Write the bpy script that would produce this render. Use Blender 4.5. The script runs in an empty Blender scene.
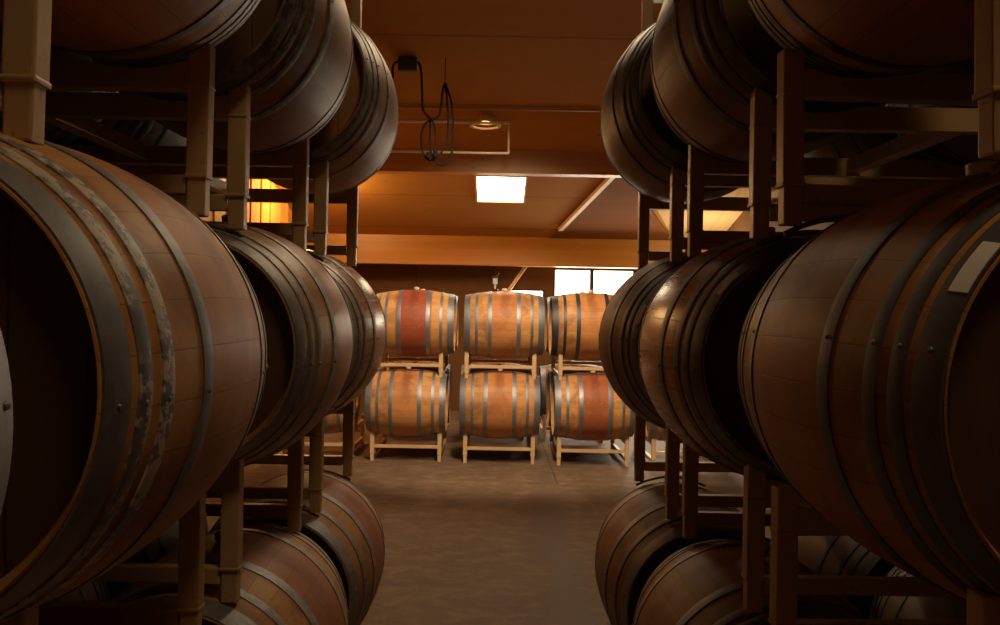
import bpy, bmesh, math, random
from mathutils import Vector, Matrix
random.seed(7)
C = bpy.context.scene.collection
PI = math.pi

# ------------------------------------------------------------------ helpers
def obj(name, bm, mat, parent=None, smooth=False, loc=(0, 0, 0)):
    me = bpy.data.meshes.new(name)
    bmesh.ops.recalc_face_normals(bm, faces=bm.faces[:])
    bm.to_mesh(me); bm.free()
    if smooth:
        for p in me.polygons: p.use_smooth = True
        me.set_sharp_from_angle(angle=math.radians(38))
    me.materials.append(mat)
    o = bpy.data.objects.new(name, me); C.objects.link(o)
    o.location = loc
    if parent: o.parent = parent
    return o

def tag(o, label, cat, group=None, kind=None):
    if label: o['label'] = label
    if cat: o['category'] = cat
    if group: o['group'] = group
    if kind: o['kind'] = kind
    return o

def empty(name, loc=(0, 0, 0), rz=0):
    o = bpy.data.objects.new(name, None); C.objects.link(o)
    o.empty_display_size = 0.1
    o.location = loc; o.rotation_euler = (0, 0, rz)
    return o

def bx(bm, x0, x1, y0, y1, z0, z1, bev=0.0):
    vs = [bm.verts.new((x, y, z)) for x in (x0, x1) for y in (y0, y1) for z in (z0, z1)]
    fs = [(0,1,3,2),(4,6,7,5),(0,4,5,1),(2,3,7,6),(0,2,6,4),(1,5,7,3)]
    faces = [bm.faces.new([vs[i] for i in f]) for f in fs]
    if bev:
        es = {e for f in faces for e in f.edges}
        bmesh.ops.bevel(bm, geom=list(es), offset=bev, segments=2, affect='EDGES', profile=0.6)

def tube(bm, pts, r, n=8, cap=True):
    pts = [Vector(p) for p in pts]
    rings = []
    up = None
    for i, p in enumerate(pts):
        a = pts[max(i-1, 0)]; b = pts[min(i+1, len(pts)-1)]
        t = (b-a).normalized()
        if up is None:
            up = t.orthogonal().normalized()
        else:
            up = (up - t*up.dot(t))
            up = up.normalized() if up.length > 1e-6 else t.orthogonal().normalized()
        s = t.cross(up)
        rings.append([bm.verts.new(p + (up*math.cos(2*PI*k/n) + s*math.sin(2*PI*k/n))*r) for k in range(n)])
    for A, B in zip(rings, rings[1:]):
        for k in range(n):
            bm.faces.new((A[k], A[(k+1) % n], B[(k+1) % n], B[k]))
    if cap:
        bm.faces.new(rings[0][::-1]); bm.faces.new(rings[-1])

def bar(bm, a, b, w, h, upv=(0, 0, 1)):
    """rectangular bar from a to b"""
    a, b = Vector(a), Vector(b)
    t = (b-a).normalized(); s = t.cross(Vector(upv)).normalized(); u = s.cross(t)
    q = [(-1,-1),(1,-1),(1,1),(-1,1)]
    A = [bm.verts.new(a + s*i*w/2 + u*j*h/2) for i, j in q]
    B = [bm.verts.new(b + s*i*w/2 + u*j*h/2) for i, j in q]
    for k in range(4): bm.faces.new((A[k], A[(k+1)%4], B[(k+1)%4], B[k]))
    bm.faces.new(A[::-1]); bm.faces.new(B)

def revolve_y(bm, prof, n=64, closed=False, cap_ends=False):
    """prof: list of (r, y)"""
    rings = []
    for r, y in prof:
        if r < 1e-5: rings.append([bm.verts.new((0, y, 0))])
        else: rings.append([bm.verts.new((r*math.sin(2*PI*k/n), y, r*math.cos(2*PI*k/n))) for k in range(n)])
    pairs = list(zip(rings, rings[1:]))
    if closed: pairs.append((rings[-1], rings[0]))
    for A, B in pairs:
        if len(A) == 1 and len(B) == 1: continue
        for k in range(n):
            k2 = (k+1) % n
            if len(A) == 1: bm.faces.new((A[0], B[k2], B[k]))
            elif len(B) == 1: bm.faces.new((A[k], A[k2], B[0]))
            else: bm.faces.new((A[k], A[k2], B[k2], B[k]))

# ------------------------------------------------------------------ materials
class NT:
    def __init__(s, name):
        s.m = bpy.data.materials.new(name); s.m.use_nodes = True
        s.t = s.m.node_tree; s.t.nodes.clear()
        s.out = s.t.nodes.new('ShaderNodeOutputMaterial')
        s.b = s.t.nodes.new('ShaderNodeBsdfPrincipled')
        s.t.links.new(s.b.outputs[0], s.out.inputs[0])
    def put(s, sock, v):
        if hasattr(v, 'is_linked') or isinstance(v, bpy.types.NodeSocket): s.t.links.new(v, sock)
        elif isinstance(v, (tuple, list)) and sock.type == 'RGBA' and len(v) == 3: sock.default_value = (*v, 1)
        else: sock.default_value = v
    def n(s, typ, **kw):
        nd = s.t.nodes.new(typ)
        for k, v in kw.items(): setattr(nd, k, v)
        return nd
    def math(s, op, a, b=0.0, c=None, clamp=False):
        nd = s.n('ShaderNodeMath', operation=op); nd.use_clamp = clamp
        s.put(nd.inputs[0], a); s.put(nd.inputs[1], b)
        if c is not None: s.put(nd.inputs[2], c)
        return nd.outputs[0]
    def mix(s, f, a, b, blend='MIX'):
        nd = s.n('ShaderNodeMix', data_type='RGBA', blend_type=blend)
        s.put(nd.inputs[0], f); s.put(nd.inputs[6], a); s.put(nd.inputs[7], b)
        return nd.outputs[2]
    def obj_coord(s): return s.n('ShaderNodeTexCoord').outputs['Object']
    def mapping(s, v, scale=(1,1,1), loc=(0,0,0)):
        nd = s.n('ShaderNodeMapping'); s.put(nd.inputs[0], v)
        s.put(nd.inputs['Scale'], scale); s.put(nd.inputs['Location'], loc); return nd.outputs[0]
    def noise(s, v, scale=5, detail=4, rough=.55, dim='3D', w=None, dist=0):
        nd = s.n('ShaderNodeTexNoise', noise_dimensions='4D' if w is not None else dim)
        s.put(nd.inputs['Vector'], v); s.put(nd.inputs['Scale'], scale); s.put(nd.inputs['Detail'], detail)
        s.put(nd.inputs['Roughness'], rough); s.put(nd.inputs['Distortion'], dist)
        if w is not None: s.put(nd.inputs['W'], w)
        return nd.outputs[0]
    def ramp(s, f, lo, hi, smooth=True):
        nd = s.n('ShaderNodeMapRange'); nd.interpolation_type = 'SMOOTHSTEP' if smooth else 'LINEAR'
        s.put(nd.inputs[0], f); nd.inputs[1].default_value = lo; nd.inputs[2].default_value = hi
        return nd.outputs[0]
    def attr(s, name):
        nd = s.n('ShaderNodeAttribute', attribute_type='OBJECT', attribute_name=name); return nd.outputs['Fac']
    def sep(s, v):
        nd = s.n('ShaderNodeSeparateXYZ'); s.put(nd.inputs[0], v); return nd.outputs
    def bump(s, h, strength=.3, dist=.01):
        nd = s.n('ShaderNodeBump'); s.put(nd.inputs['Height'], h); nd.inputs['Strength'].default_value = strength
        nd.inputs['Distance'].default_value = dist; s.put(s.b.inputs['Normal'], nd.outputs[0])
    def set(s, **kw):
        names = dict(color='Base Color', rough='Roughness', metal='Metallic', spec='Specular IOR Level', coat='Coat Weight', coatr='Coat Roughness')
        for k, v in kw.items(): s.put(s.b.inputs[names[k]], v)
        return s.m

def stave_material():
    t = NT('oak_staves')
    oc = t.obj_coord(); X, Y, Z = t.sep(oc)[:3]
    seed = t.attr('seed'); stain = t.attr('stain'); dark = t.attr('tone'); gloss = t.attr('gloss')
    ang = t.math('ARCTAN2', X, Z)
    a = t.math('MULTIPLY', t.math('ADD', t.math('DIVIDE', ang, 2*PI), .5), 31.0)
    idx = t.math('FLOOR', a); fr = t.math('FRACT', a)
    wn = t.n('ShaderNodeTexWhiteNoise', noise_dimensions='2D')
    cv = t.n('ShaderNodeCombineXYZ'); t.put(cv.inputs[0], idx); t.put(cv.inputs[1], seed); t.put(wn.inputs[0], cv.outputs[0])
    rnd = wn.outputs[0]
    gv = t.mapping(oc, (40, 2.4, 40))
    grain = t.noise(gv, 1.0, 6, .6, w=t.math('ADD', seed, t.math('MULTIPLY', idx, 1.7)))
    big = t.noise(oc, 4.5, 4, .6, w=seed, dist=.6)
    light = t.mix(grain, (.44, .215, .068), (.74, .42, .155))
    redd = t.mix(grain, (.36, .14, .042), (.60, .28, .10))
    c = t.mix(t.math('MULTIPLY', rnd, .75), light, redd)
    c = t.mix(t.math('MULTIPLY', t.ramp(big, .44, .66), .8), c, (.23, .095, .04))
    # belly browner than the ends, as in old oak
    ay = t.math('ABSOLUTE', Y)
    belly = t.math('SUBTRACT', 1.0, t.ramp(t.math('ADD', ay, t.math('MULTIPLY', big, .02)), .172, .20))
    c = t.mix(t.math('MULTIPLY', belly, .45), c, (.54, .20, .062))
    # wine stained band
    wine = t.mix(grain, (.20, .030, .018), (.36, .075, .035))
    c = t.mix(t.math('MULTIPLY', belly, stain), c, wine)
    # drips from the bung
    up = t.math('MULTIPLY', t.ramp(Z, -.05, .34), t.math('SUBTRACT', 1.0, t.ramp(t.math('ABSOLUTE', t.math('ADD', Y, t.math('MULTIPLY', t.math('SUBTRACT', big, .5), .12))), .015, .07)))
    c = t.mix(t.math('MULTIPLY', up, .6), c, (.16, .03, .02))
    # swirls / scuffs
    sc = t.noise(t.mapping(oc, (3, 3, 3)), 2.2, 3, .5, w=t.math('ADD', seed, 9.0), dist=2.6)
    scf = t.math('MULTIPLY', t.ramp(sc, .58, .63), t.math('SUBTRACT', 1.0, t.ramp(sc, .63, .69)))
    c = t.mix(t.math('MULTIPLY', scf, .12), c, (.62, .43, .26))
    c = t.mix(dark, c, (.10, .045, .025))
    edge = t.math('ABSOLUTE', t.math('SUBTRACT', fr, .5))
    seam = t.ramp(edge, .478, .496)
    c = t.mix(t.math('MULTIPLY', seam, .5), c, (.07, .03, .016))
    # hairline checks across
    t.bump(t.math('SUBTRACT', t.math('MULTIPLY', grain, .3), t.math('MULTIPLY', seam, .25)), .3, .003)
    r = t.math('SUBTRACT', t.math('ADD', .38, t.math('MULTIPLY', grain, .30)), t.math('MULTIPLY', gloss, .24))
    return t.set(color=c, rough=r, spec=.32)

def head_material():
    t = NT('oak_head'); oc = t.obj_coord(); X, Y, Z = t.sep(oc)[:3]
    a = t.math('MULTIPLY', X, 11.0); idx = t.math('FLOOR', a); fr = t.math('FRACT', a)
    g = t.noise(t.mapping(oc, (45, 45, 2.5)), 1.0, 6, .6, w=idx)
    wn = t.n('ShaderNodeTexWhiteNoise', noise_dimensions='1D'); t.put(wn.inputs['W'], idx)
    c = t.mix(g, (.30, .15, .06), (.60, .36, .16))
    c = t.mix(t.math('MULTIPLY', wn.outputs[0], .5), c, (.34, .16, .06))
    seam = t.ramp(t.math('ABSOLUTE', t.math('SUBTRACT', fr, .5)), .47, .495)
    c = t.mix(t.math('MULTIPLY', seam, .8), c, (.04, .02, .01))
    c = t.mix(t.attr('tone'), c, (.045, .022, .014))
    t.bump(t.math('SUBTRACT', 0.0, seam), .3, .003)
    return t.set(color=c, rough=.6)

def hoop_material():
    t = NT('galvanised_hoop'); oc = t.obj_coord()
    seed = t.attr('seed'); cor = t.attr('corrosion'); hoop_darken = t.attr('hoop_darken')
    n1 = t.noise(t.mapping(oc, (3, 1, 3)), 3.0, 5, .6, w=seed)
    n2 = t.noise(oc, 38.0, 5, .7, w=seed)
    patch = t.noise(oc, 5.5, 3, .6, w=t.math('ADD', seed, 3.0))
    c = t.mix(n1, (.15, .155, .18), (.36, .375, .42))
    c = t.mix(t.math('MULTIPLY', t.ramp(n2, .52, .7), .35), c, (.10, .075, .06))
    c = t.mix(hoop_darken, c, (.03, .026, .025))  # darker hoop colour; paints shade on the barrels away from the aisle
    f = t.math('MULTIPLY', t.math('MULTIPLY', t.ramp(n2, .44, .54), t.ramp(patch, .36, .5)), cor)
    c = t.mix(f, c, (.62, .58, .50))
    t.bump(t.math('ADD', t.math('MULTIPLY', n1, .3), t.math('MULTIPLY', f, .8)), .35, .003)
    m = t.math('SUBTRACT', .75, t.math('MULTIPLY', f, .7))
    return t.set(color=c, metal=m, rough=t.math('ADD', .42, t.math('MULTIPLY', n2, .25)))

def paint_material():
    t = NT('beige_rack_paint'); oc = t.obj_coord()
    n = t.noise(oc, 12, 5, .6); n2 = t.noise(oc, 60, 3, .7)
    c = t.mix(n, (.50, .33, .17), (.64, .45, .25))
    c = t.mix(t.math('MULTIPLY', t.ramp(n2, .63, .72), .6), c, (.16, .08, .04))
    t.bump(n2, .1, .002)
    return t.set(color=c, rough=.42)

def steel_material():
    t = NT('scuffed_rack_steel'); oc = t.obj_coord(); n = t.noise(oc, 14, 4, .6)
    return t.set(color=t.mix(n, (.13, .10, .075), (.26, .20, .14)), rough=.42, metal=.35)

def floor_material():
    t = NT('concrete_floor'); oc = t.obj_coord(); X, Y, Z = t.sep(oc)[:3]
    n1 = t.noise(oc, 1.6, 6, .65, dist=.5); n2 = t.noise(t.mapping(oc, (5, 8, 1)), 1.0, 8, .75); n3 = t.noise(oc, 55, 4, .7)
    c = t.mix(n1, (.075, .046, .030), (.20, .132, .086))
    c = t.mix(t.math('MULTIPLY', t.ramp(n2, .44, .62), .5), c, (.30, .21, .145))
    c = t.mix(t.math('MULTIPLY', t.ramp(n3, .5, .75), .25), c, (.13, .08, .05))
    # damp trail down the aisle
    cx = t.math('ADD', .44, t.math('MULTIPLY', t.math('SUBTRACT', n1, .5), .5))
    d = t.math('ABSOLUTE', t.math('SUBTRACT', X, cx))
    damp = t.math('MULTIPLY', t.math('SUBTRACT', 1.0, t.ramp(d, .07, .17)), t.math('SUBTRACT', 1.0, t.ramp(Y, 6.9, 7.5)))
    c = t.mix(t.math('MULTIPLY', damp, .8), c, (.10, .058, .038))
    # bolts / spots
    vo = t.n('ShaderNodeTexVoronoi'); t.put(vo.inputs['Vector'], oc); vo.inputs['Scale'].default_value = 2.2
    spot = t.math('SUBTRACT', 1.0, t.ramp(vo.outputs['Distance'], .03, .05))
    c = t.mix(t.math('MULTIPLY', spot, .7), c, (.045, .02, .012))
    # sawn control joints
    j1 = t.math('SUBTRACT', 1.0, t.ramp(t.math('ABSOLUTE', t.math('SUBTRACT', X, .61)), .004, .009))
    j1 = t.math('MULTIPLY', j1, t.ramp(Y, 7.6, 7.7))
    c = t.mix(t.math('MULTIPLY', j1, .8), c, (.05, .035, .025))
    t.bump(t.math('ADD', n3, n2), .5, .006)
    return t.set(color=c, spec=.3, rough=t.math('SUBTRACT', t.math('ADD', .50, t.math('MULTIPLY', n2, .25)), t.math('MULTIPLY', damp, .12)))

def board_material(name, c0, c1, axis, width, rough=.5, seamf=.6, grain_scale=(2, 30, 30)):
    """boards whose seams repeat along the given axis"""
    t = NT(name); oc = t.obj_coord(); ax = t.sep(oc)[axis]
    a = t.math('DIVIDE', ax, width); idx = t.math('FLOOR', a); fr = t.math('FRACT', a)
    g = t.noise(t.mapping(oc, grain_scale), 1.0, 6, .62, w=idx, dist=.4)
    wn = t.n('ShaderNodeTexWhiteNoise', noise_dimensions='1D'); t.put(wn.inputs['W'], idx)
    c = t.mix(t.math('ADD', t.math('MULTIPLY', g, .7), t.math('MULTIPLY', wn.outputs[0], .3)), c0, c1)
    kn = t.n('ShaderNodeTexVoronoi'); t.put(kn.inputs['Vector'], t.mapping(oc, (1.2, 3, 3))); kn.inputs['Scale'].default_value = 1.3
    c = t.mix(t.math('MULTIPLY', t.math('SUBTRACT', 1.0, t.ramp(kn.outputs['Distance'], .02, .06)), .6), c, tuple(v*.3 for v in c0))
    seam = t.ramp(t.math('ABSOLUTE', t.math('SUBTRACT', fr, .5)), .485, .498)
    c = t.mix(t.math('MULTIPLY', seam, seamf), c, tuple(v*.25 for v in c0))
    t.bump(t.math('SUBTRACT', t.math('MULTIPLY', g, .2), seam), .25, .004)
    return t.set(color=c, rough=rough, spec=.5 if rough < .5 else .12)

def plain(name, c, rough=.5, metal=0.0, var=.15, scale=20):
    t = NT(name); n = t.noise(t.obj_coord(), scale, 4, .6)
    return t.set(color=t.mix(n, tuple(v*(1-var) for v in c), tuple(min(1, v*(1+var)) for v in c)), rough=rough, metal=metal)

def emis(name, c, s, base=(.8, .8, .8)):
    t = NT(name); t.set(color=base, rough=.3)
    t.put(t.b.inputs['Emission Color'], c); t.b.inputs['Emission Strength'].default_value = s
    return t.m

M = dict(
    stave=stave_material(), head=head_material(), hoop=hoop_material(), paint=paint_material(), steel=steel_material(),
    floor=floor_material(),
    ceiling=board_material('ceiling_plywood', (.38, .175, .032), (.50, .24, .048), 1, 1.22, .85, .5, (1.5, 8, 8)),
    beam=board_material('glulam_timber', (.42, .175, .022), (.68, .31, .045), 2, .045, .4, .35, (1.2, 25, 25)),
    planks=board_material('valley_planks', (.20, .075, .022), (.29, .115, .034), 1, .14, .85, .5, (2, 20, 20)),
    pale=board_material('painted_lit_ceiling', (.62, .40, .17), (.78, .54, .26), 0, .61, .8, .3, (6, 2, 6)),  # paler boards paint the stronger light on this ceiling part
    trim=plain('pale_timber_trim', (.72, .50, .24), .5),
    wall=board_material('brown_wall_panel', (.11, .052, .02), (.16, .08, .03), 0, 1.2, .6, .4, (6, 6, 2)),
    orange=board_material('orange_cedar_boards', (.62, .26, .06), (.80, .38, .10), 1, .16, .5, .7, (20, 20, 2)),
    black=plain('black_rubber', (.012, .008, .007), .9), dark=plain('dark_frame', (.028, .02, .015), .6),
    bung=plain('pale_silicone_bung', (.70, .60, .48), .4), blackbung=plain('black_rubber_bung', (.03, .025, .022), .35),
    paper=plain('paper_label_stock', (.86, .84, .84), .7, 0, .06), conduit=plain('painted_conduit', (.88, .74, .52), .4),
    brass=plain('brass_shade', (.90, .58, .18), .3, .25), glassy=plain('clear_airlock_plastic', (.45, .44, .42), .12, 0),
)

# ------------------------------------------------------------------ barrels
def prof_r(t, R, rh, h): return R - (R-rh)*(abs(t)/h)**2.0

def bung_bm(R):
    bm = bmesh.new(); rings = []
    for r, z in [(.017, R-.012), (.021, R+.004), (.027, R+.006), (.028, R+.024), (.022, R+.028), (0, R+.028)]:
        rings.append([bm.verts.new((r*math.cos(2*PI*k/16), r*math.sin(2*PI*k/16), z)) for k in range(16)] if r else [bm.verts.new((0, 0, z))])
    for A, B in zip(rings, rings[1:]):
        for k in range(16):
            k2 = (k+1) % 16
            bm.faces.new((A[k], A[k2], B[0]) if len(B) == 1 else (A[k], A[k2], B[k2], B[k]))
    return bm

def make_barrel(R=.347, rh=.280, h=.43, hoops='8', n=96):
    root = empty('wine_barrel')
    z = (0, 0, R)
    NP = 28; pr = []
    cham = .010
    pr.append((0.0, -(h-.040)))
    pr.append((rh-.018, -(h-.040))); pr.append((rh-.0085, -(h-.012))); pr.append((rh-.004, -h)); pr.append((rh-.001, -h+.001))
    for i in range(NP+1):
        t = -h+.012 + (2*h-.024)*i/NP
        pr.append((prof_r(t, R, rh, h), t))
    pr += [(rh-.001, h-.001), (rh-.004, h), (rh-.0085, h-.012), (rh-.018, h-.040), (0.0, h-.040)]
    bm = bmesh.new(); revolve_y(bm, pr, n)
    obj('stave_body', bm, M['stave'], root, True, z)
    for s in (-1, 1):
        bm = bmesh.new()
        y = s*(h-.031)
        revolve_y(bm, [(0, y), (rh-.040, y), (rh-.026, y-s*.005), (rh-.0175, y-s*.006)], 64)
        obj('barrel_head', bm, M['head'], root, True, z)
    H8 = [(.192, .034), (.318, .029), (.374, .029), (.4315, .050)]
    H6 = [(.165, .040), (.315, .030), (.424, .062)]
    k = h/.46
    for s in (-1, 1):
        for (c, w) in (H8 if hoops == '8' else H6):
            c *= k*s
            bm = bmesh.new(); th = .0032
            a = [(prof_r(c-w/2, R, rh, h)-.004, c-w/2)]
            outer = [(prof_r(c-w/2+w*i/4, R, rh, h)+th*(1 if 0 < i < 4 else .8), c-w/2+w*i/4) for i in range(5)]
            b = [(prof_r(c+w/2, R, rh, h)-.004, c+w/2)]
            revolve_y(bm, a+outer+b, n, closed=True)
            # rivets, a pair where the strap laps
            for da in (0, ):
                A = 1.15 + da
                for dy in (0.0, ):
                    rr = prof_r(c+dy, R, rh, h)+th
                    for sg in (-1, 1):
                        mt = Matrix.Translation((sg*rr*math.sin(A+.35), c+dy, rr*math.cos(A+.35)))
                        bmesh.ops.create_icosphere(bm, subdivisions=1, radius=.0042, matrix=mt)
            obj('hoop', bm, M['hoop'], root, True, z)
    obj('bung', bung_bm(R), M['bung'], root, True, z)
    return root

def kids(o): return [c for c in C.objects if c.parent == o]
def copy_tree(o):
    r = o.copy(); C.objects.link(r)
    for ch in kids_of[o.name]:
        c = ch.copy(); C.objects.link(c); c.parent = r
    return r

protos = {}; kids_of = {}
used = set()
def proto(key, **kw):
    if key not in protos:
        r = make_barrel(**kw); protos[key] = r
        kids_of[r.name] = [c for c in C.objects if c.parent == r]
    return protos[key]
bcount = [0]
def place_barrel(key, kw, loc, rz, label, group=None, stain=0., tone=0., corrosion=0., headtone=0., roll=0., black=False, gloss=0., hoop_darken=0.):
    p = proto(key, **kw)
    if key in used: r = copy_tree(p)
    else: r = p; used.add(key)
    r.location = loc; r.rotation_euler = (0, 0, rz)
    bcount[0] += 1; sd = bcount[0]*1.37
    ch = [c for c in C.objects if c.parent == r]
    for c in ch:
        c['seed'] = sd
        b = c.name.split('.')[0]
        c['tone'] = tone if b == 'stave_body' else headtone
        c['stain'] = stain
        c['corrosion'] = corrosion; c['gloss'] = gloss; c['hoop_darken'] = hoop_darken
        if b in ('stave_body', 'hoop'): c.rotation_euler = (0, roll, 0)
        if b == 'bung' and black:
            c.data = c.data.copy(); c.data.materials[0] = M['blackbung']; c['label'] = 'black rubber bung'
    if corrosion > .9:
        hs = [c for c in ch if c.name.split('.')[0] == 'hoop']
        hs.sort(key=lambda c: sum(v.co.y for v in c.data.vertices)/len(c.data.vertices))
        for c, q in zip(hs, [.12, .85, 1.0, .15, .1, .1, .1, .1]):
            c['corrosion'] = q
            if q > .5: c['label'] = 'grey hoop flaking white with corrosion'
    tag(r, label, 'barrel', group)
    return r

def paper_label(root, R, rh, h, t0, t1, a0, a1):
    """sticker on the barrel: axial t0..t1, angle a0..a1 from the top (radians)"""
    bm = bmesh.new(); n = 6; g = []
    for i in range(4):
        t = t0+(t1-t0)*i/3; rr = prof_r(t, R, rh, h)+.0048
        g.append([bm.verts.new((rr*math.sin(a0+(a1-a0)*k/n), t, rr*math.cos(a0+(a1-a0)*k/n))) for k in range(n+1)])
    for i in range(3):
        for k in range(n): bm.faces.new((g[i][k], g[i][k+1], g[i+1][k+1], g[i+1][k]))
    o = obj('paper_label', bm, M['paper'], root, False, (0, 0, R))
    so = o.modifiers.new('thick', 'SOLIDIFY'); so.thickness = .0015
    o['label'] = 'blank white paper label'
    return o

# ------------------------------------------------------------------ racks
RW = .54       # half width (outer post faces)
PY = .345      # half distance between the frames along the barrels
SP = .375      # half distance between the two barrels
BC = .59       # far row: barrel centre above rack base
NB = .63       # near stacks
def make_rack(BC, RH, ZT, under):
    root = empty('barrel_rack')
    pw, pd = .046, .042
    for sy in (-1, 1):
        y0 = sy*PY
        for sx in (-1, 1):
            xo = sx*RW; xi = sx*(RW-pw)
            bm = bmesh.new()
            bx(bm, min(xo, xi), max(xo, xi), y0-pd/2, y0+pd/2, .085, RH, .004)
            bx(bm, min(xo, xi)+.003, max(xo, xi)-.003, y0-pd/2+.003, y0+pd/2-.003, 0.0, .088, .004)
            # weld beads where the stub enters the post and where the top bar meets it
            bx(bm, min(xo, xi)-.002, max(xo, xi)+.002, y0-pd/2-.002, y0+pd/2+.002, .081, .090, .003)
            bx(bm, min(xo, xi)-.002, max(xo, xi)+.002, y0-pd/2-.002, y0+pd/2+.002, RH-.098, RH-.091, .003)
            obj('post', bm, M['paint'], root)
        # cradle bar with two hollows for the barrels
        bm = bmesh.new(); N = 72
        xs = [-(RW-pw)+(2*(RW-pw))*i/N for i in range(N+1)]
        rr = prof_r(PY, .347, .287, .43)+.003
        def top(x):
            zt = ZT
            for c in (-SP, SP):
                d = abs(x-c)
                if d < rr: zt = min(zt, BC - math.sqrt(rr*rr-d*d) - .001)
            return zt
        rings = []
        for x in xs:
            zt = top(x); zb = ZT-.058
            rings.append([bm.verts.new((x, y0+a, z)) for a, z in ((-.019, zb), (.019, zb), (.019, zt), (-.019, zt))])
        for A, B in zip(rings, rings[1:]):
            for k in range(4): bm.faces.new((A[k], A[(k+1)%4], B[(k+1)%4], B[k]))
        bm.faces.new(rings[0][::-1]); bm.faces.new(rings[-1])
        obj('cradle_bar', bm, M['paint'], root)
        bm = bmesh.new()
        bx(bm, -(RW-pw), RW-pw, y0-.017, y0+.017, .047, .088, .003)
        obj('lower_bar', bm, M['paint'], root)
        # bent rod saddles that rest over the barrels underneath
        for c in (-SP, SP):
            bm = bmesh.new(); r2 = .322; pts = []
            for i in range(13):
                a = -.50+1.0*i/12
                pts.append((c+r2*math.sin(a), y0, -under+r2*math.cos(a)+.002))
            tube(bm, pts, .006, 8)
            obj('saddle_rod', bm, M['steel'], root, True)
    for sx in (-1, 1):
        bm = bmesh.new()
        x = sx*(RW-pw/2)
        bx(bm, x-.013, x+.013, -PY+pd/2, PY-pd/2, .135, .168, .003)
        obj('side_rail', bm, M['paint'], root)
    bm = bmesh.new(); bx(bm, -.022, .022, -PY+.019, PY-.019, ZT-.050, ZT-.004, .003)
    obj('centre_rail', bm, M['paint'], root)
    kids_of[root.name] = [c for c in C.objects if c.parent == root]
    return root
doomed = []
RACKS = {'near': make_rack(NB, .378, .335, .303), 'far': make_rack(BC, .345, .285, .245)}
rack_used = set()
def place_rack(loc, rz, label, group, sub=(), kind='near', sz=1.0):
    if kind in rack_used: r = copy_tree(RACKS[kind])
    else: r = RACKS[kind]; rack_used.add(kind)
    r.location = loc; r.rotation_euler = (0, 0, rz); r.scale = (1, 1, sz)
    for c in [c for c in C.objects if c.parent == r]:
        b = c.name.split('.')[0]
        if b in sub or (sz != 1.0 and b == 'saddle_rod'): doomed.append(c)
    tag(r, label, 'barrel rack', group)
    return r

PITCH = .835
NZ = {'left': [.51, 1.435, 2.362], 'right': [.49, 1.43, 2.362]}
RB = [0, .80, 1.737, 2.665]
FACE = {'left': [.625, .626, .612], 'right': [.630, .645, .642]}
RYAW = {('right', 0): 3.3}
TIER = ['bottom', 'middle', 'top']
POS = ['nearest', 'second', 'farthest']
RACKD = [1.51, 2.49, 3.45]
# inner extents (belly nearest the aisle) and depth of each aisle barrel, R per barrel
XC = {('left', 0): [.76, .775, .78], ('left', 1): [.775, .768, .79], ('left', 2): [.785, .79, .75],
      ('right', 0): [.79, .79, .79], ('right', 1): [.860, .797, .80], ('right', 2): [.82, .82, .787]}
YAW = {('left', 1, 0): 3.6, ('left', 1, 1): 1.6, ('right', 1, 0): -0.4}
DEP = {('left', 0): [1.47, 2.49, 3.44], ('left', 1): [1.40, 2.48, 3.45], ('left', 2): [1.50, 2.48, 3.42],
       ('right', 0): [1.46, 2.49, 3.43], ('right', 1): [1.50, 2.50, 3.44], ('right', 2): [1.50, 2.50, 3.42]}
EXTRA = {
 ('left', 1, 0): 'white flaking corrosion on its hoops',
 ('left', 1, 1): 'four grey hoops showing beside its dark head',
 ('left', 1, 2): 'bright rim of window light on its belly',
 ('left', 0, 2): 'pale grey hoops and orange belly',
 ('left', 0, 1): 'reddish belly with wide rear hoop showing',
 ('left', 0, 0): 'only its rear hoop showing at the frame edge',
 ('left', 2, 0): 'dark underside at the upper left corner',
 ('left', 2, 1): 'darkened belly cut by the frame top',
 ('left', 2, 2): 'pale tan head and grey brown hoops',
 ('right', 1, 0): 'large, a white label on its end hoop',
 ('right', 1, 1): 'orange brown belly and small paper label',
 ('right', 1, 2): 'dark grey staves and small paper label',
 ('right', 0, 2): 'rusty orange belly facing the aisle floor',
 ('right', 0, 1): 'brown belly cut off by the frame bottom',
 ('right', 0, 0): 'almost lost in shadow',
 ('right', 2, 0): 'dark underside at the upper right corner',
 ('right', 2, 1): 'brown belly with thin dark hoops',
 ('right', 2, 2): 'thin line of light along its lower rim',
}
SKIP_IN = {('right', 0, 0)}
OUTER = {('left', 0), ('left', 1), ('left', 2), ('right', 0), ('right', 1), ('right', 2)}
OUT_SKIP = set()
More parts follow.
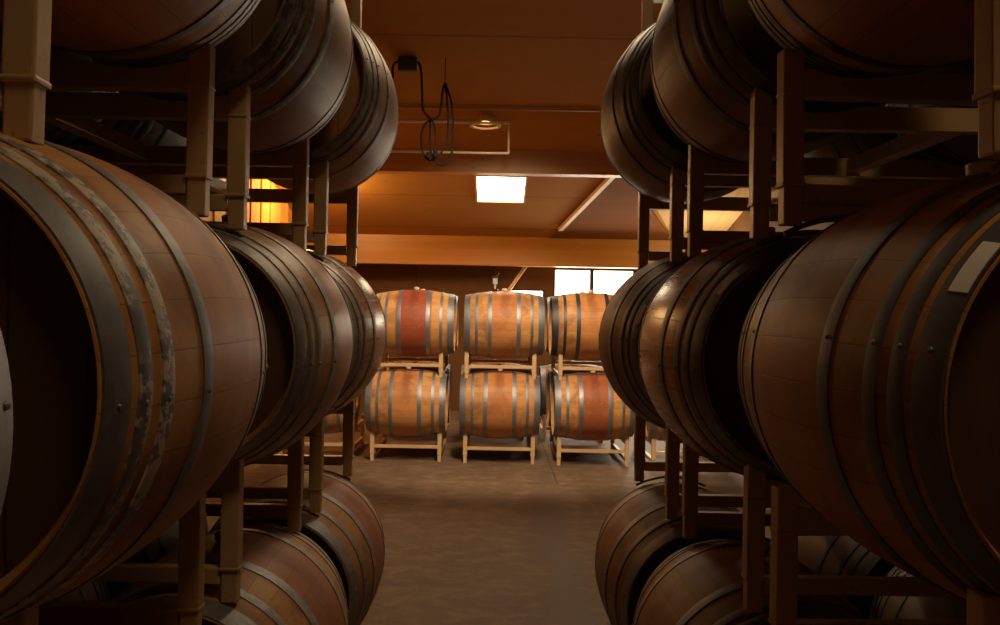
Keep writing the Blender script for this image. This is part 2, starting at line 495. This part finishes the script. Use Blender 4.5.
for side, sg in (('left', -1), ('right', 1)):
    for lv in range(3):
        for i in range(3):
            zc = NZ[side][lv]
            if lv == 1 and i == 0: zc += .005
            if lv == 2 and i == 0: zc += .012
            rx = sg*(FACE[side][i]+RW)
            group = 'barrels stacked on the %s of the aisle' % side
            R = {('right', 1, 0): .352, ('right', 1, 2): .36, ('right', 2, 2): .36}.get((side, lv, i), .347)
            key = 'a%.3f' % R
            kw = dict(R=R, rh=.280, h=.43, hoops='8')
            if lv == 1 and i == 0:
                R = .362 if side == 'left' else .357
                key = 'big' + side; kw = dict(R=R, rh=R-.06, h=.45, hoops='8')
            if (side, lv, i) in ((('right', 0, 2)), ('left', 0, 2), ('left', 0, 1), ('left', 0, 0)):
                key = 'b'; kw = dict(R=R, rh=.29, h=.43, hoops='6')
            if (side, lv, i) not in SKIP_IN:
                x = sg*XC[(side, lv)][i]; y = DEP[(side, lv)][i]
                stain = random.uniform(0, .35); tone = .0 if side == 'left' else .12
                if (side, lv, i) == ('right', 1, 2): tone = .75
                if lv == 0: tone = .5 if side == 'right' else .15  # bottom tier's shade painted into the stave tone, strongest on the right
                if lv == 2 and i == 1: tone = .6  # dimness of the top tier painted as a darker stave tone
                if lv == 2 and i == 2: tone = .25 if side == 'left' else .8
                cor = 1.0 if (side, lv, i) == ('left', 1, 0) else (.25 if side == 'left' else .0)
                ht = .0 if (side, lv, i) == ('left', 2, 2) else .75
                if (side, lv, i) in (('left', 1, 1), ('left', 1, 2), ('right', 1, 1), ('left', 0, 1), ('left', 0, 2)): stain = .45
                b = place_barrel(key, kw, (x, y, zc-R), math.radians(YAW.get((side, lv, i), .6 if side == 'left' else -.6)),
                    '%s barrel, %s tier, left stack, %s' % (POS[i], TIER[lv], EXTRA[(side, lv, i)]) if side == 'left' else
                    '%s barrel, %s tier, right stack, %s' % (POS[i], TIER[lv], EXTRA[(side, lv, i)]),
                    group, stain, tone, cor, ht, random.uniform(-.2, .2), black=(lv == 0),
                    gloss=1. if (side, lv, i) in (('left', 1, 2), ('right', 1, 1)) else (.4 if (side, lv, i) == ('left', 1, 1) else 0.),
                    hoop_darken={('left', 2): .45, ('right', 2): .7, ('right', 1): .35}.get((side, lv), 0.))
                if (side, lv) == ('right', 1):
                    if i == 0: paper_label(b, R, R-.06, .45, -.446, -.414, -1.09, -.84)
                    if i == 1: paper_label(b, R, .280, .43, -.424, -.398, -.97, -.72)
                    if i == 2: paper_label(b, R, .280, .43, -.424, -.398, -1.30, -1.04)
            # the second barrel of the rack, away from the aisle; its shade is painted into staves and hoops
            if (side, lv) in OUTER and (side, lv, i) not in OUT_SKIP:
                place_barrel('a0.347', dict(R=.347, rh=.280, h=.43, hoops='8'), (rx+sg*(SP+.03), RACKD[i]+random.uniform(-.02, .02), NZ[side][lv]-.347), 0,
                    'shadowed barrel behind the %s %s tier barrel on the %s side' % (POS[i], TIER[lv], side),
                    'shadowed barrels away from the aisle', 0, .95, .0, .9, random.uniform(-.3, .3), hoop_darken=.85)
            rk = place_rack((rx, RACKD[i], RB[lv]), math.radians(RYAW.get((side, i), 0)),
                'beige steel rack under the %s barrels of the %s tier, %s stack' % (POS[i], TIER[lv], side),
                'barrel racks on the %s of the aisle' % side, sub=('side_rail',), sz=.5 if lv == 0 else 1.0)
            if lv == 2 and i == 0:
                rk.rotation_euler = (math.radians(-1.8), 0, rk.rotation_euler.z); rk.location.z += .012
    place_rack((rx, RACKD[2], RB[3]), 0, 'beige steel rack on top of the farthest %s stack, cut by the frame top' % side,
               'barrel racks on the %s of the aisle' % side, sub=('side_rail',))
# barrel beside the camera: only its rear hoop enters the picture
place_barrel('a0.347', dict(R=.347, rh=.280, h=.43, hoops='8'), (-.667, .255, 1.44-.347), 0,
    'oak barrel closest to the camera, grey hoop edge at the far left frame side', 'barrels stacked on the left of the aisle', 0, 0, 0, .7)

place_barrel('a0.347', dict(R=.347, rh=.280, h=.43, hoops='8'), (-.70, .255, .51-.347), 0,
    'barrel under the one closest to the camera, left stack', 'barrels stacked on the left of the aisle', 0, .3, 0, .7)
for lv in range(2):
    place_rack((-1.15, .255, RB[lv]), 0, 'beige rack beside the camera under its %s barrel' % ['lowest', 'closest'][lv], 'barrel racks on the left of the aisle', sub=('side_rail',), sz=.5 if lv == 0 else 1.0)

# ------------------------------------------------------------------ far row
row = math.radians(2.6)
org = Vector((.085, 8.82, 0)); ux = Vector((math.cos(row), -math.sin(row), 0)); uy = Vector((0, 1, 0))
COLS = [(-2, 'column mostly hidden behind the left stack'), (-1, 'left column'), (0, 'centre column'), (1, 'right column'), (2, 'column hidden behind the right stack')]
look = {(-1, 0): ('plain tan staves', 0, 0), (-1, 1): ('wine red middle band', .9, 0), (0, 0): ('tan with grey hoops', .15, 0), (0, 1): ('tan, an airlock on top', .1, 0),
        (1, 0): ('reddish stained belly', .7, 0), (1, 1): ('dark hoops below the window', .1, .05)}
FARKW = dict(R=.347, rh=.297, h=.405, hoops='6')
for ci, cname in COLS:
    for lv in range(2):
        for k in range(2):
            if ci == 2 and k == 1: continue
            if ci == -2 and k == 1: continue
            off = (.07 if (ci, lv) == (-1, 1) else (-.04 if (ci, lv) == (1, 1) else (.03 if (ci, lv) == (0, 1) else 0)))
            p = org + ux*(ci*.955+off) + uy*(k*2*SP-.02)
            txt, st, tn = look.get((ci, lv), ('tan', .2, .1))
            if k == 0:
                lab = 'far row front barrel, %s tier, %s, %s' % (['lower', 'upper'][lv], cname, txt)
                if ci in (-2, 2): lab = 'far row %s barrel in the %s' % (['lower', 'upper'][lv], cname)
            else:
                lab = 'barrel standing directly behind the %s barrel of the far %s' % (['lower', 'upper'][lv], cname)
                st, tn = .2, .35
            place_barrel('far', FARKW, (p.x, p.y, BC+PITCH*lv-.347-(.01 if lv else 0)), PI/2, lab, 'barrels in the far row', st, tn, 0, .35, 0., hoop_darken=.8 if (ci, lv, k) == (1, 1, 0) else 0.)
        p = org + ux*(ci*.955) + uy*SP
        place_rack((p.x, p.y, PITCH*lv), PI/2, 'beige rack under the %s barrels of the far %s' % (['lower', 'upper'][lv], cname) , 'barrel racks in the far row', kind='far')

for ci, nm in ((-1, 'left'), (0, 'centre'), (1, 'right')):
    p = org + ux*(ci*.955) + Vector((-.05, 1.62, 0))
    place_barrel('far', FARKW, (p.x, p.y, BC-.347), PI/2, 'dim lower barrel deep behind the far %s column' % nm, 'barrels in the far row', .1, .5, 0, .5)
    place_rack((p.x, p.y+SP, 0), PI/2, 'dim rack standing deep behind the far %s column' % nm, 'barrel racks in the far row', kind='far')

for c in doomed: bpy.data.objects.remove(c)

# airlock on the centre upper barrel
p = org + uy*-.02 + ux*-.07
zt = BC+PITCH+.347-.012
al = empty('airlock', (p.x, p.y, zt))
bm = bmesh.new(); tube(bm, [(0, 0, .0), (0, 0, .025)], .032, 14); obj('stopper', bm, M['blackbung'], al, True)
bm = bmesh.new(); tube(bm, [(0, 0, .02), (0, 0, .075)], .011, 10)
tube(bm, [(0, 0, .075), (.0, 0, .14)], .024, 12); obj('chamber', bm, M['glassy'], al, True)
bm = bmesh.new(); tube(bm, [(0, 0, .135), (0, 0, .155)], .030, 12); tube(bm, [(.01, 0, .155), (.035, 0, .175), (.045, 0, .20)], .006, 8); obj('cap', bm, M['dark'], al, True)
tag(al, 'small clear airlock with dark cap on the centre upper far barrel', 'airlock')

# ------------------------------------------------------------------ room
def ceil_z(y): return 5.675 - .24*y
XL, XR, YF, YB = -2.80, 3.3, -3.6, 13.2
def slab(name, pts, mat, thick, kind='structure', smooth=False):
    """quad of 4 points extruded by vector thick"""
    bm = bmesh.new(); t = Vector(thick)
    A = [bm.verts.new(Vector(p)) for p in pts]; B = [bm.verts.new(Vector(p)+t) for p in pts]
    bm.faces.new(A); bm.faces.new(B[::-1])
    n = len(pts)
    for k in range(n): bm.faces.new((A[k], B[k], B[(k+1)%n], A[(k+1)%n]))
    o = obj(name, bm, mat)
    if kind: o['kind'] = kind
    return o
bm = bmesh.new(); bx(bm, XL-.2, XR+.2, YF-.2, YB+.2, -.15, 0); o = obj('floor', bm, M['floor']); o['kind'] = 'structure'
slab('ceiling', [(XL-.2, YF-.2, ceil_z(YF-.2)), (XR+.2, YF-.2, ceil_z(YF-.2)), (XR+.2, YB+.2, ceil_z(YB+.2)), (XL-.2, YB+.2, ceil_z(YB+.2))], M['ceiling'], (0, 0, .15))
for nm, xa, xb, mt in (('wall_left', XL-.15, XL, M['wall']), ('wall_right', XR, XR+.15, M['wall'])):
    bm = bmesh.new()
    q = [(YF-.15, 0), (YB+.15, 0), (YB+.15, ceil_z(YB+.15)+.04), (YF-.15, ceil_z(YF-.15)+.04)]
    A = [bm.verts.new((xa, y, z)) for y, z in q]; B = [bm.verts.new((xb, y, z)) for y, z in q]
    bm.faces.new(A); bm.faces.new(B[::-1])
    for k in range(4): bm.faces.new((A[k], B[k], B[(k+1)%4], A[(k+1)%4]))
    o = obj(nm, bm, mt); o['kind'] = 'structure'
# cedar boards and battens on the far end of the left wall
bm = bmesh.new()
y = 7.9
vs = [(7.9, .0), (YB-.001, .0), (YB-.001, ceil_z(YB)), (7.9, ceil_z(7.9))]
A = [bm.verts.new((XL, q[0], q[1])) for q in vs]; B = [bm.verts.new((XL+.018, q[0], q[1])) for q in vs]
bm.faces.new(A); bm.faces.new(B[::-1])
for k in range(4): bm.faces.new((A[k], B[k], B[(k+1)%4], A[(k+1)%4]))
y = 8.0
while y < YB:
    bx(bm, XL, XL+.035, y-.022, y+.022, 0, ceil_z(y+.022)-.002); y += .42
o = obj('trim_1', bm, M['orange']); o['kind'] = 'structure'
bm = bmesh.new(); bx(bm, XL-.15, XR+.15, YF-.15, YF, 0, ceil_z(YF)+.1); o = obj('wall_front', bm, M['wall']); o['kind'] = 'structure'
# back wall with openings
WT = ceil_z(YB)+.02
wins = [(.93, 3.05, 1.15, 2.235), (.255, .80, 1.5, 1.90)]
bm = bmesh.new()
def wbox(x0, x1, z0, z1):
    bx(bm, x0, x1, YB, YB+.15, z0, z1)
wbox(XL, .255, 0, WT); wbox(.80, .93, 0, WT); wbox(3.05, XR, 0, WT)
wbox(.255, .80, 0, 1.5); wbox(.255, .80, 1.90, WT); wbox(.93, 3.05, 0, 1.15); wbox(.93, 3.05, 2.235, WT)
o = obj('wall_back', bm, M['wall']); o['kind'] = 'structure'
M['black'].node_tree.nodes['Principled BSDF'].inputs['Specular IOR Level'].default_value = .05
M['winlight'] = emis('daylit_window_glass', (1, .86, .66), 8.0)
M['skylight'] = emis('daylit_skylight', (1, .78, .50), 18.0)
for wi, (x0, x1, z0, z1) in enumerate(wins):
    r = empty('window_%d' % (wi+1), ((x0+x1)/2, YB, z0)); r['kind'] = 'structure'
    cx = (x0+x1)/2
    bm = bmesh.new(); f = .03
    bx(bm, x0-cx, x0-cx+f, .02, .10, 0, z1-z0); bx(bm, x1-cx-f, x1-cx, .02, .10, 0, z1-z0)
    bx(bm, x0-cx+f, x1-cx-f, .02, .10, 0, f); bx(bm, x0-cx+f, x1-cx-f, .02, .10, z1-z0-f*.5, z1-z0)
    if wi == 0:
        for mx in (1.53, 2.2): bx(bm, mx-cx-.028, mx-cx+.028, .02, .10, f, z1-z0-f*.5)
    obj('window_frame', bm, M['dark'], r)
    bm = bmesh.new(); bx(bm, x0-cx+.002, x1-cx-.002, .103, .115, .002, z1-z0-.002); obj('window_pane', bm, M['winlight'], r)

# glulam beams
def beam(name, y0, y1, zb, lab):
    bm = bmesh.new()
    vs = [(y0, zb), (y1, zb), (y1, ceil_z(y1)+.01), (y0, ceil_z(y0)+.01)]
    A = [bm.verts.new((XL, y, z)) for y, z in vs]; B = [bm.verts.new((XR, y, z)) for y, z in vs]
    bm.faces.new(A); bm.faces.new(B[::-1])
    for k in range(4): bm.faces.new((A[k], B[k], B[(k+1)%4], A[(k+1)%4]))
    o = obj(name, bm, M['beam']); tag(o, lab, 'beam', kind='structure'); return o
beam('trim_2', 9.6, 9.78, 3.115, 'orange glulam timber beam across the ceiling before the skylight')
beam('trim_3', 12.55, 12.75, 2.235, 'orange glulam timber beam across the top of the back wall')
bm = bmesh.new(); bx(bm, XL, XR, 8.58, 8.62, ceil_z(8.6)-.02, ceil_z(8.6)+.02); o = obj('trim_4', bm, M['beam']); o['kind'] = 'structure'

# dormer valley: dark triangular plank panel with pale edge boards, stronger light painted as paler boards to its right
def onc(px, y, dz=0):   # point under the ceiling
    return Vector((px, y, ceil_z(y)-dz))
ap = (1.47, 9.95); bl = (.80, 12.52); br = (2.62, 12.52)
def ceil_poly(name, pts, mat, dz, th):
    bm = bmesh.new()
    A = [bm.verts.new(onc(x, y, dz+th)) for x, y in pts]; B = [bm.verts.new(onc(x, y, dz)) for x, y in pts]
    bm.faces.new(A); bm.faces.new(B[::-1]); n = len(pts)
    for k in range(n): bm.faces.new((A[k], B[k], B[(k+1)%n], A[(k+1)%n]))
    o = obj(name, bm, mat); o['kind'] = 'structure'; return o
ceil_poly('trim_5', [ap, bl, br], M['planks'], .0, .02)
ceil_poly('trim_6', [(1.55, 9.8), (XR, 9.8), (XR, 12.54), (2.66, 12.54)], M['pale'], .0, .02)
bm = bmesh.new()
a = onc(1.435, 9.98, .05); b = onc(.93, 12.05, .05)
bar(bm, a, b, .06, .05); o = obj('trim_7', bm, M['trim']); o['kind'] = 'structure'
bm = bmesh.new()
bar(bm, (.53, 12.9, 2.32), (.18, 12.95, 1.80), .04, .05); o = obj('trim_8', bm, M['trim']); o['kind'] = 'structure'

# one skylight; the aisle and stack panels are added lights
def skylight(x0, x1, y0, y1, lab, mat):
    cy = (y0+y1)/2; cx = (x0+x1)/2
    r = empty('skylight', (cx, cy, ceil_z(cy))); 
    sl = -.24
    def fbar(bm, xa, xb, ya, yb, d0, d1):
        vs = [bm.verts.new((x-cx, y-cy, (y-cy)*sl-d)) for x in (xa, xb) for y in (ya, yb) for d in (d0, d1)]
        for f in [(0,1,3,2),(4,6,7,5),(0,4,5,1),(2,3,7,6),(0,2,6,4),(1,5,7,3)]: bm.faces.new([vs[i] for i in f])
    bm = bmesh.new(); w = .025
    fbar(bm, x0-w, x0, y0-w, y1+w, -.01, .03); fbar(bm, x1, x1+w, y0-w, y1+w, -.01, .03)
    fbar(bm, x0, x1, y0-w, y0, -.01, .03); fbar(bm, x0, x1, y1, y1+w, -.01, .03)
    obj('skylight_frame', bm, M['trim'], r)
    bm = bmesh.new(); fbar(bm, x0, x1, y0, y1, .004, .012); obj('skylight_pane', bm, mat, r)
    tag(r, lab, 'skylight', None, 'structure'); return r
skylight(-.225, .365, 10.28, 11.10, 'bright white square skylight between the two timber beams', M['skylight'])
M['fill_far'] = emis('added_panel_aisle', (1, .73, .44), 20.0)  # added emitter above the frame, brightens the far row
M['fill_near'] = emis('added_panel_stacks', (1, .67, .34), 15.0)  # added emitter out of view, lights the near stacks
skylight(.0, .9, 5.7, 6.5, 'added out-of-view light panel over the aisle before the far row', M['fill_far'])
skylight(.9, 1.6, -.6, .7, 'added out-of-view light panel in the ceiling near the camera', M['fill_near'])

# ------------------------------------------------------------------ hanging things
F = 850.0
def px(x, y, d):   # photograph position at distance d
    th = .018; dx, dy = x-493, y-312
    u = dx*math.cos(th)+dy*math.sin(th); v = -dx*math.sin(th)+dy*math.cos(th)
    return Vector((u/F*d, d, 1.54-v/F*d))
def smooth_pts(P, n=8):
    out = []
    for i in range(len(P)-1):
        p0 = P[max(i-1, 0)]; p1 = P[i]; p2 = P[i+1]; p3 = P[min(i+2, len(P)-1)]
        for k in range(n):
            t = k/n
            out.append(.5*((2*p1)+(-p0+p2)*t+(2*p0-5*p1+4*p2-p3)*t*t+(-p0+3*p1-3*p2+p3)*t**3))
    out.append(P[-1]); return out
# conduit frame
D = 8.9
bm = bmesh.new()
def path(ps): return [px(x, y, D) for x, y in ps]
tube(bm, path([(340, 119), (509, 122)]), .022, 10)
tube(bm, path([(509, 124), (509, 108)]), .022, 10)
tube(bm, path([(509, 122), (508.5, 153)]), .010, 8)
tube(bm, path([(340, 150), (508.5, 153)]), .013, 8)
o = obj('conduit_frame', bm, M['conduit'], None, True); tag(o, 'pale horizontal conduit pipes hung below the ceiling', 'pipe')
# pendant lamp
c = px(485.5, 122, 8.8)
lamp = empty('pendant_lamp', (c.x, c.y, c.z-.03))
def lathe(bm, prof, n=24):
    rings = [[bm.verts.new((r*math.cos(2*PI*k/n), r*math.sin(2*PI*k/n), z)) for k in range(n)] for r, z in prof]
    for A, B in zip(rings, rings[1:]):
        for k in range(n): bm.faces.new((A[k], A[(k+1)%n], B[(k+1)%n], B[k]))
bm = bmesh.new(); lathe(bm, [(.075, .02), (.070, .06), (.055, .095), (.03, .125), (.018, .14), (.014, .14), (.026, .12), (.05, .09), (.065, .058), (.071, .02), (.075, .02)]); obj('lamp_shade', bm, M['brass'], lamp, True)
bm = bmesh.new(); lathe(bm, [(.10, -.012), (.125, -.012), (.125, .004), (.10, .004), (.10, -.012)]); obj('guard_ring', bm, M['conduit'], lamp, True)
bm = bmesh.new(); tube(bm, [(0, 0, .135), (0, 0, .175)], .016, 10); obj('lamp_stem', bm, M['conduit'], lamp, True)
bm = bmesh.new(); bmesh.ops.create_uvsphere(bm, u_segments=16, v_segments=10, radius=.035, matrix=Matrix.Translation((0, 0, .055))); obj('bulb', bm, emis('warm_bulb', (1, .7, .35), 6.0), lamp, True)
lamp.scale = (1.3, 1.3, 1.15)
tag(lamp, 'small brass bell lamp with a ring hanging on the conduit', 'lamp')
# added flood lamp, out of view, put in to brighten the far row
fl = empty('added_flood', (.25, 5.2, 4.18)); fl.rotation_euler = (math.radians(-38), 0, 0)
bm = bmesh.new(); bx(bm, -.17, .17, -.05, .06, -.12, .12, .012); obj('lamp_housing', bm, M['dark'], fl)
bm = bmesh.new(); bx(bm, -.15, .15, .061, .066, -.10, .10); obj('lens', bm, emis('added_flood_lens', (1, .75, .48), 12.0), fl)
bm = bmesh.new(); tube(bm, [(-.19, 0, 0), (-.19, -.16, .20), (.19, -.16, .20), (.19, 0, 0)], .012, 8); obj('bracket', bm, M['dark'], fl)
tag(fl, 'added out-of-view flood lamp above the aisle, brightening the far row', 'lamp')
l = bpy.data.lights.new('added_flood_light', 'SPOT'); l.energy = 900; l.color = (1, .74, .47); l.spot_size = math.radians(60); l.spot_blend = .6; l.shadow_soft_size = .16
o = bpy.data.objects.new('added_flood_light', l); C.objects.link(o); o.location = (.25, 5.32, 4.08)
o.rotation_euler = (Vector((.1, 9.0, .95))-o.location).to_track_quat('-Z', 'Y').to_euler()
# cord
D = 7.68
bm = bmesh.new(); 
p1 = path([(393, 78), (393, 66), (398, 61), (408, 61), (418, 62), (421, 70), (422, 90), (423, 108), (428, 116), (433, 119), (439, 115), (441, 105), (443, 90), (445, 83), (447, 88), (452, 105), (453, 135), (451, 155), (444, 164), (438, 163), (431, 152), (430, 135), (430.5, 119)])
tube(bm, smooth_pts(p1, 6), .0105, 8)
for i, v in enumerate([]): pass
off = Vector((0, .03, 0))
p2 = [p+off for p in path([(430, 119), (424, 124), (421, 135), (422, 150), (426, 157), (432, 159), (439, 155), (446, 140), (448, 122), (447, 100), (445, 84)])]
tube(bm, smooth_pts(p2, 6), .0095, 8)
p3 = [p-off for p in path([(431, 118), (434, 124), (436, 140), (435, 154)])]
tube(bm, smooth_pts(p3, 6), .0095, 8)
cord = obj('hanging_cord', bm, M['black'], None, True); tag(cord, 'black electrical cord looped and tied below the ceiling', 'cord')
bm = bmesh.new()
for q in [(428.5, 155), (435.5, 154)]:
    c = px(q[0], q[1], D-.03); tube(bm, [c+Vector((0, 0, .028)), c-Vector((0, 0, .022))], .021, 10)
obj('plug', bm, M['black'], cord, True)
bm = bmesh.new(); c0 = px(445, 84, D); ct = Vector((c0.x, c0.y, ceil_z(c0.y)))
tube(bm, [c0, ct+Vector((0, 0, .01))], .004, 6); obj('hanging_wire', bm, M['dark'], cord, True)
c0 = px(398, 67, D); c1 = px(417, 68, D)
bm = bmesh.new(); bx(bm, c0.x, c1.x, D-.03, D+.03, c0.z-.03, ceil_z(D+.03)-.001, .006)
o = obj('junction_box', bm, M['dark']); tag(o, 'dark junction box on the ceiling that the cord leaves', 'electrical box')

# ------------------------------------------------------------------ lamps
def area(name, loc, target, size, sizey, power, col):
    l = bpy.data.lights.new(name, 'AREA'); l.shape = 'RECTANGLE'; l.size = size; l.size_y = sizey; l.energy = power; l.color = col
    o = bpy.data.objects.new(name, l); C.objects.link(o); o.location = loc
    o.rotation_euler = (Vector(target)-Vector(loc)).to_track_quat('-Z', 'Y').to_euler(); return o
area('window_daylight', (2.0, YB-.05, 1.7), (0.4, 4, 1.2), 2.1, .95, 45, (1, .82, .6))
l = bpy.data.lights.new('wall_lamp', 'POINT'); l.energy = 80; l.color = (1, .62, .25); l.shadow_soft_size = .08
o = bpy.data.objects.new('wall_lamp', l); C.objects.link(o); o.location = (-2.2, 10.4, 3.0)

l = bpy.data.lights.new('right_ceiling_fill', 'POINT'); l.energy = 24; l.color = (1, .80, .52); l.shadow_soft_size = .08  # added unseen fill that brightens the paler ceiling boards
o = bpy.data.objects.new('right_ceiling_fill', l); C.objects.link(o); o.location = (2.9, 11.4, 2.3)

w = bpy.data.worlds.new('World'); bpy.context.scene.world = w; w.use_nodes = True
bg = w.node_tree.nodes['Background']; bg.inputs[0].default_value = (.9, .95, 1, 1); bg.inputs[1].default_value = .3

# ------------------------------------------------------------------ camera
cam = bpy.data.cameras.new('camera'); cam.lens = 36*F/1000; cam.sensor_width = 36; cam.shift_x = .007
co = bpy.data.objects.new('camera', cam); C.objects.link(co)
co.matrix_world = Matrix.Translation((0, 0, 1.54)) @ Matrix.Rotation(PI/2, 4, 'X') @ Matrix.Rotation(.018, 4, 'Z')
cam.clip_start = .02
bpy.context.scene.camera = co
sc = bpy.context.scene
sc.view_settings.view_transform = 'Standard'; sc.view_settings.look = 'None'
sc.view_settings.gamma = 1; sc.view_settings.use_curve_mapping = False; sc.view_settings.exposure = 0.0
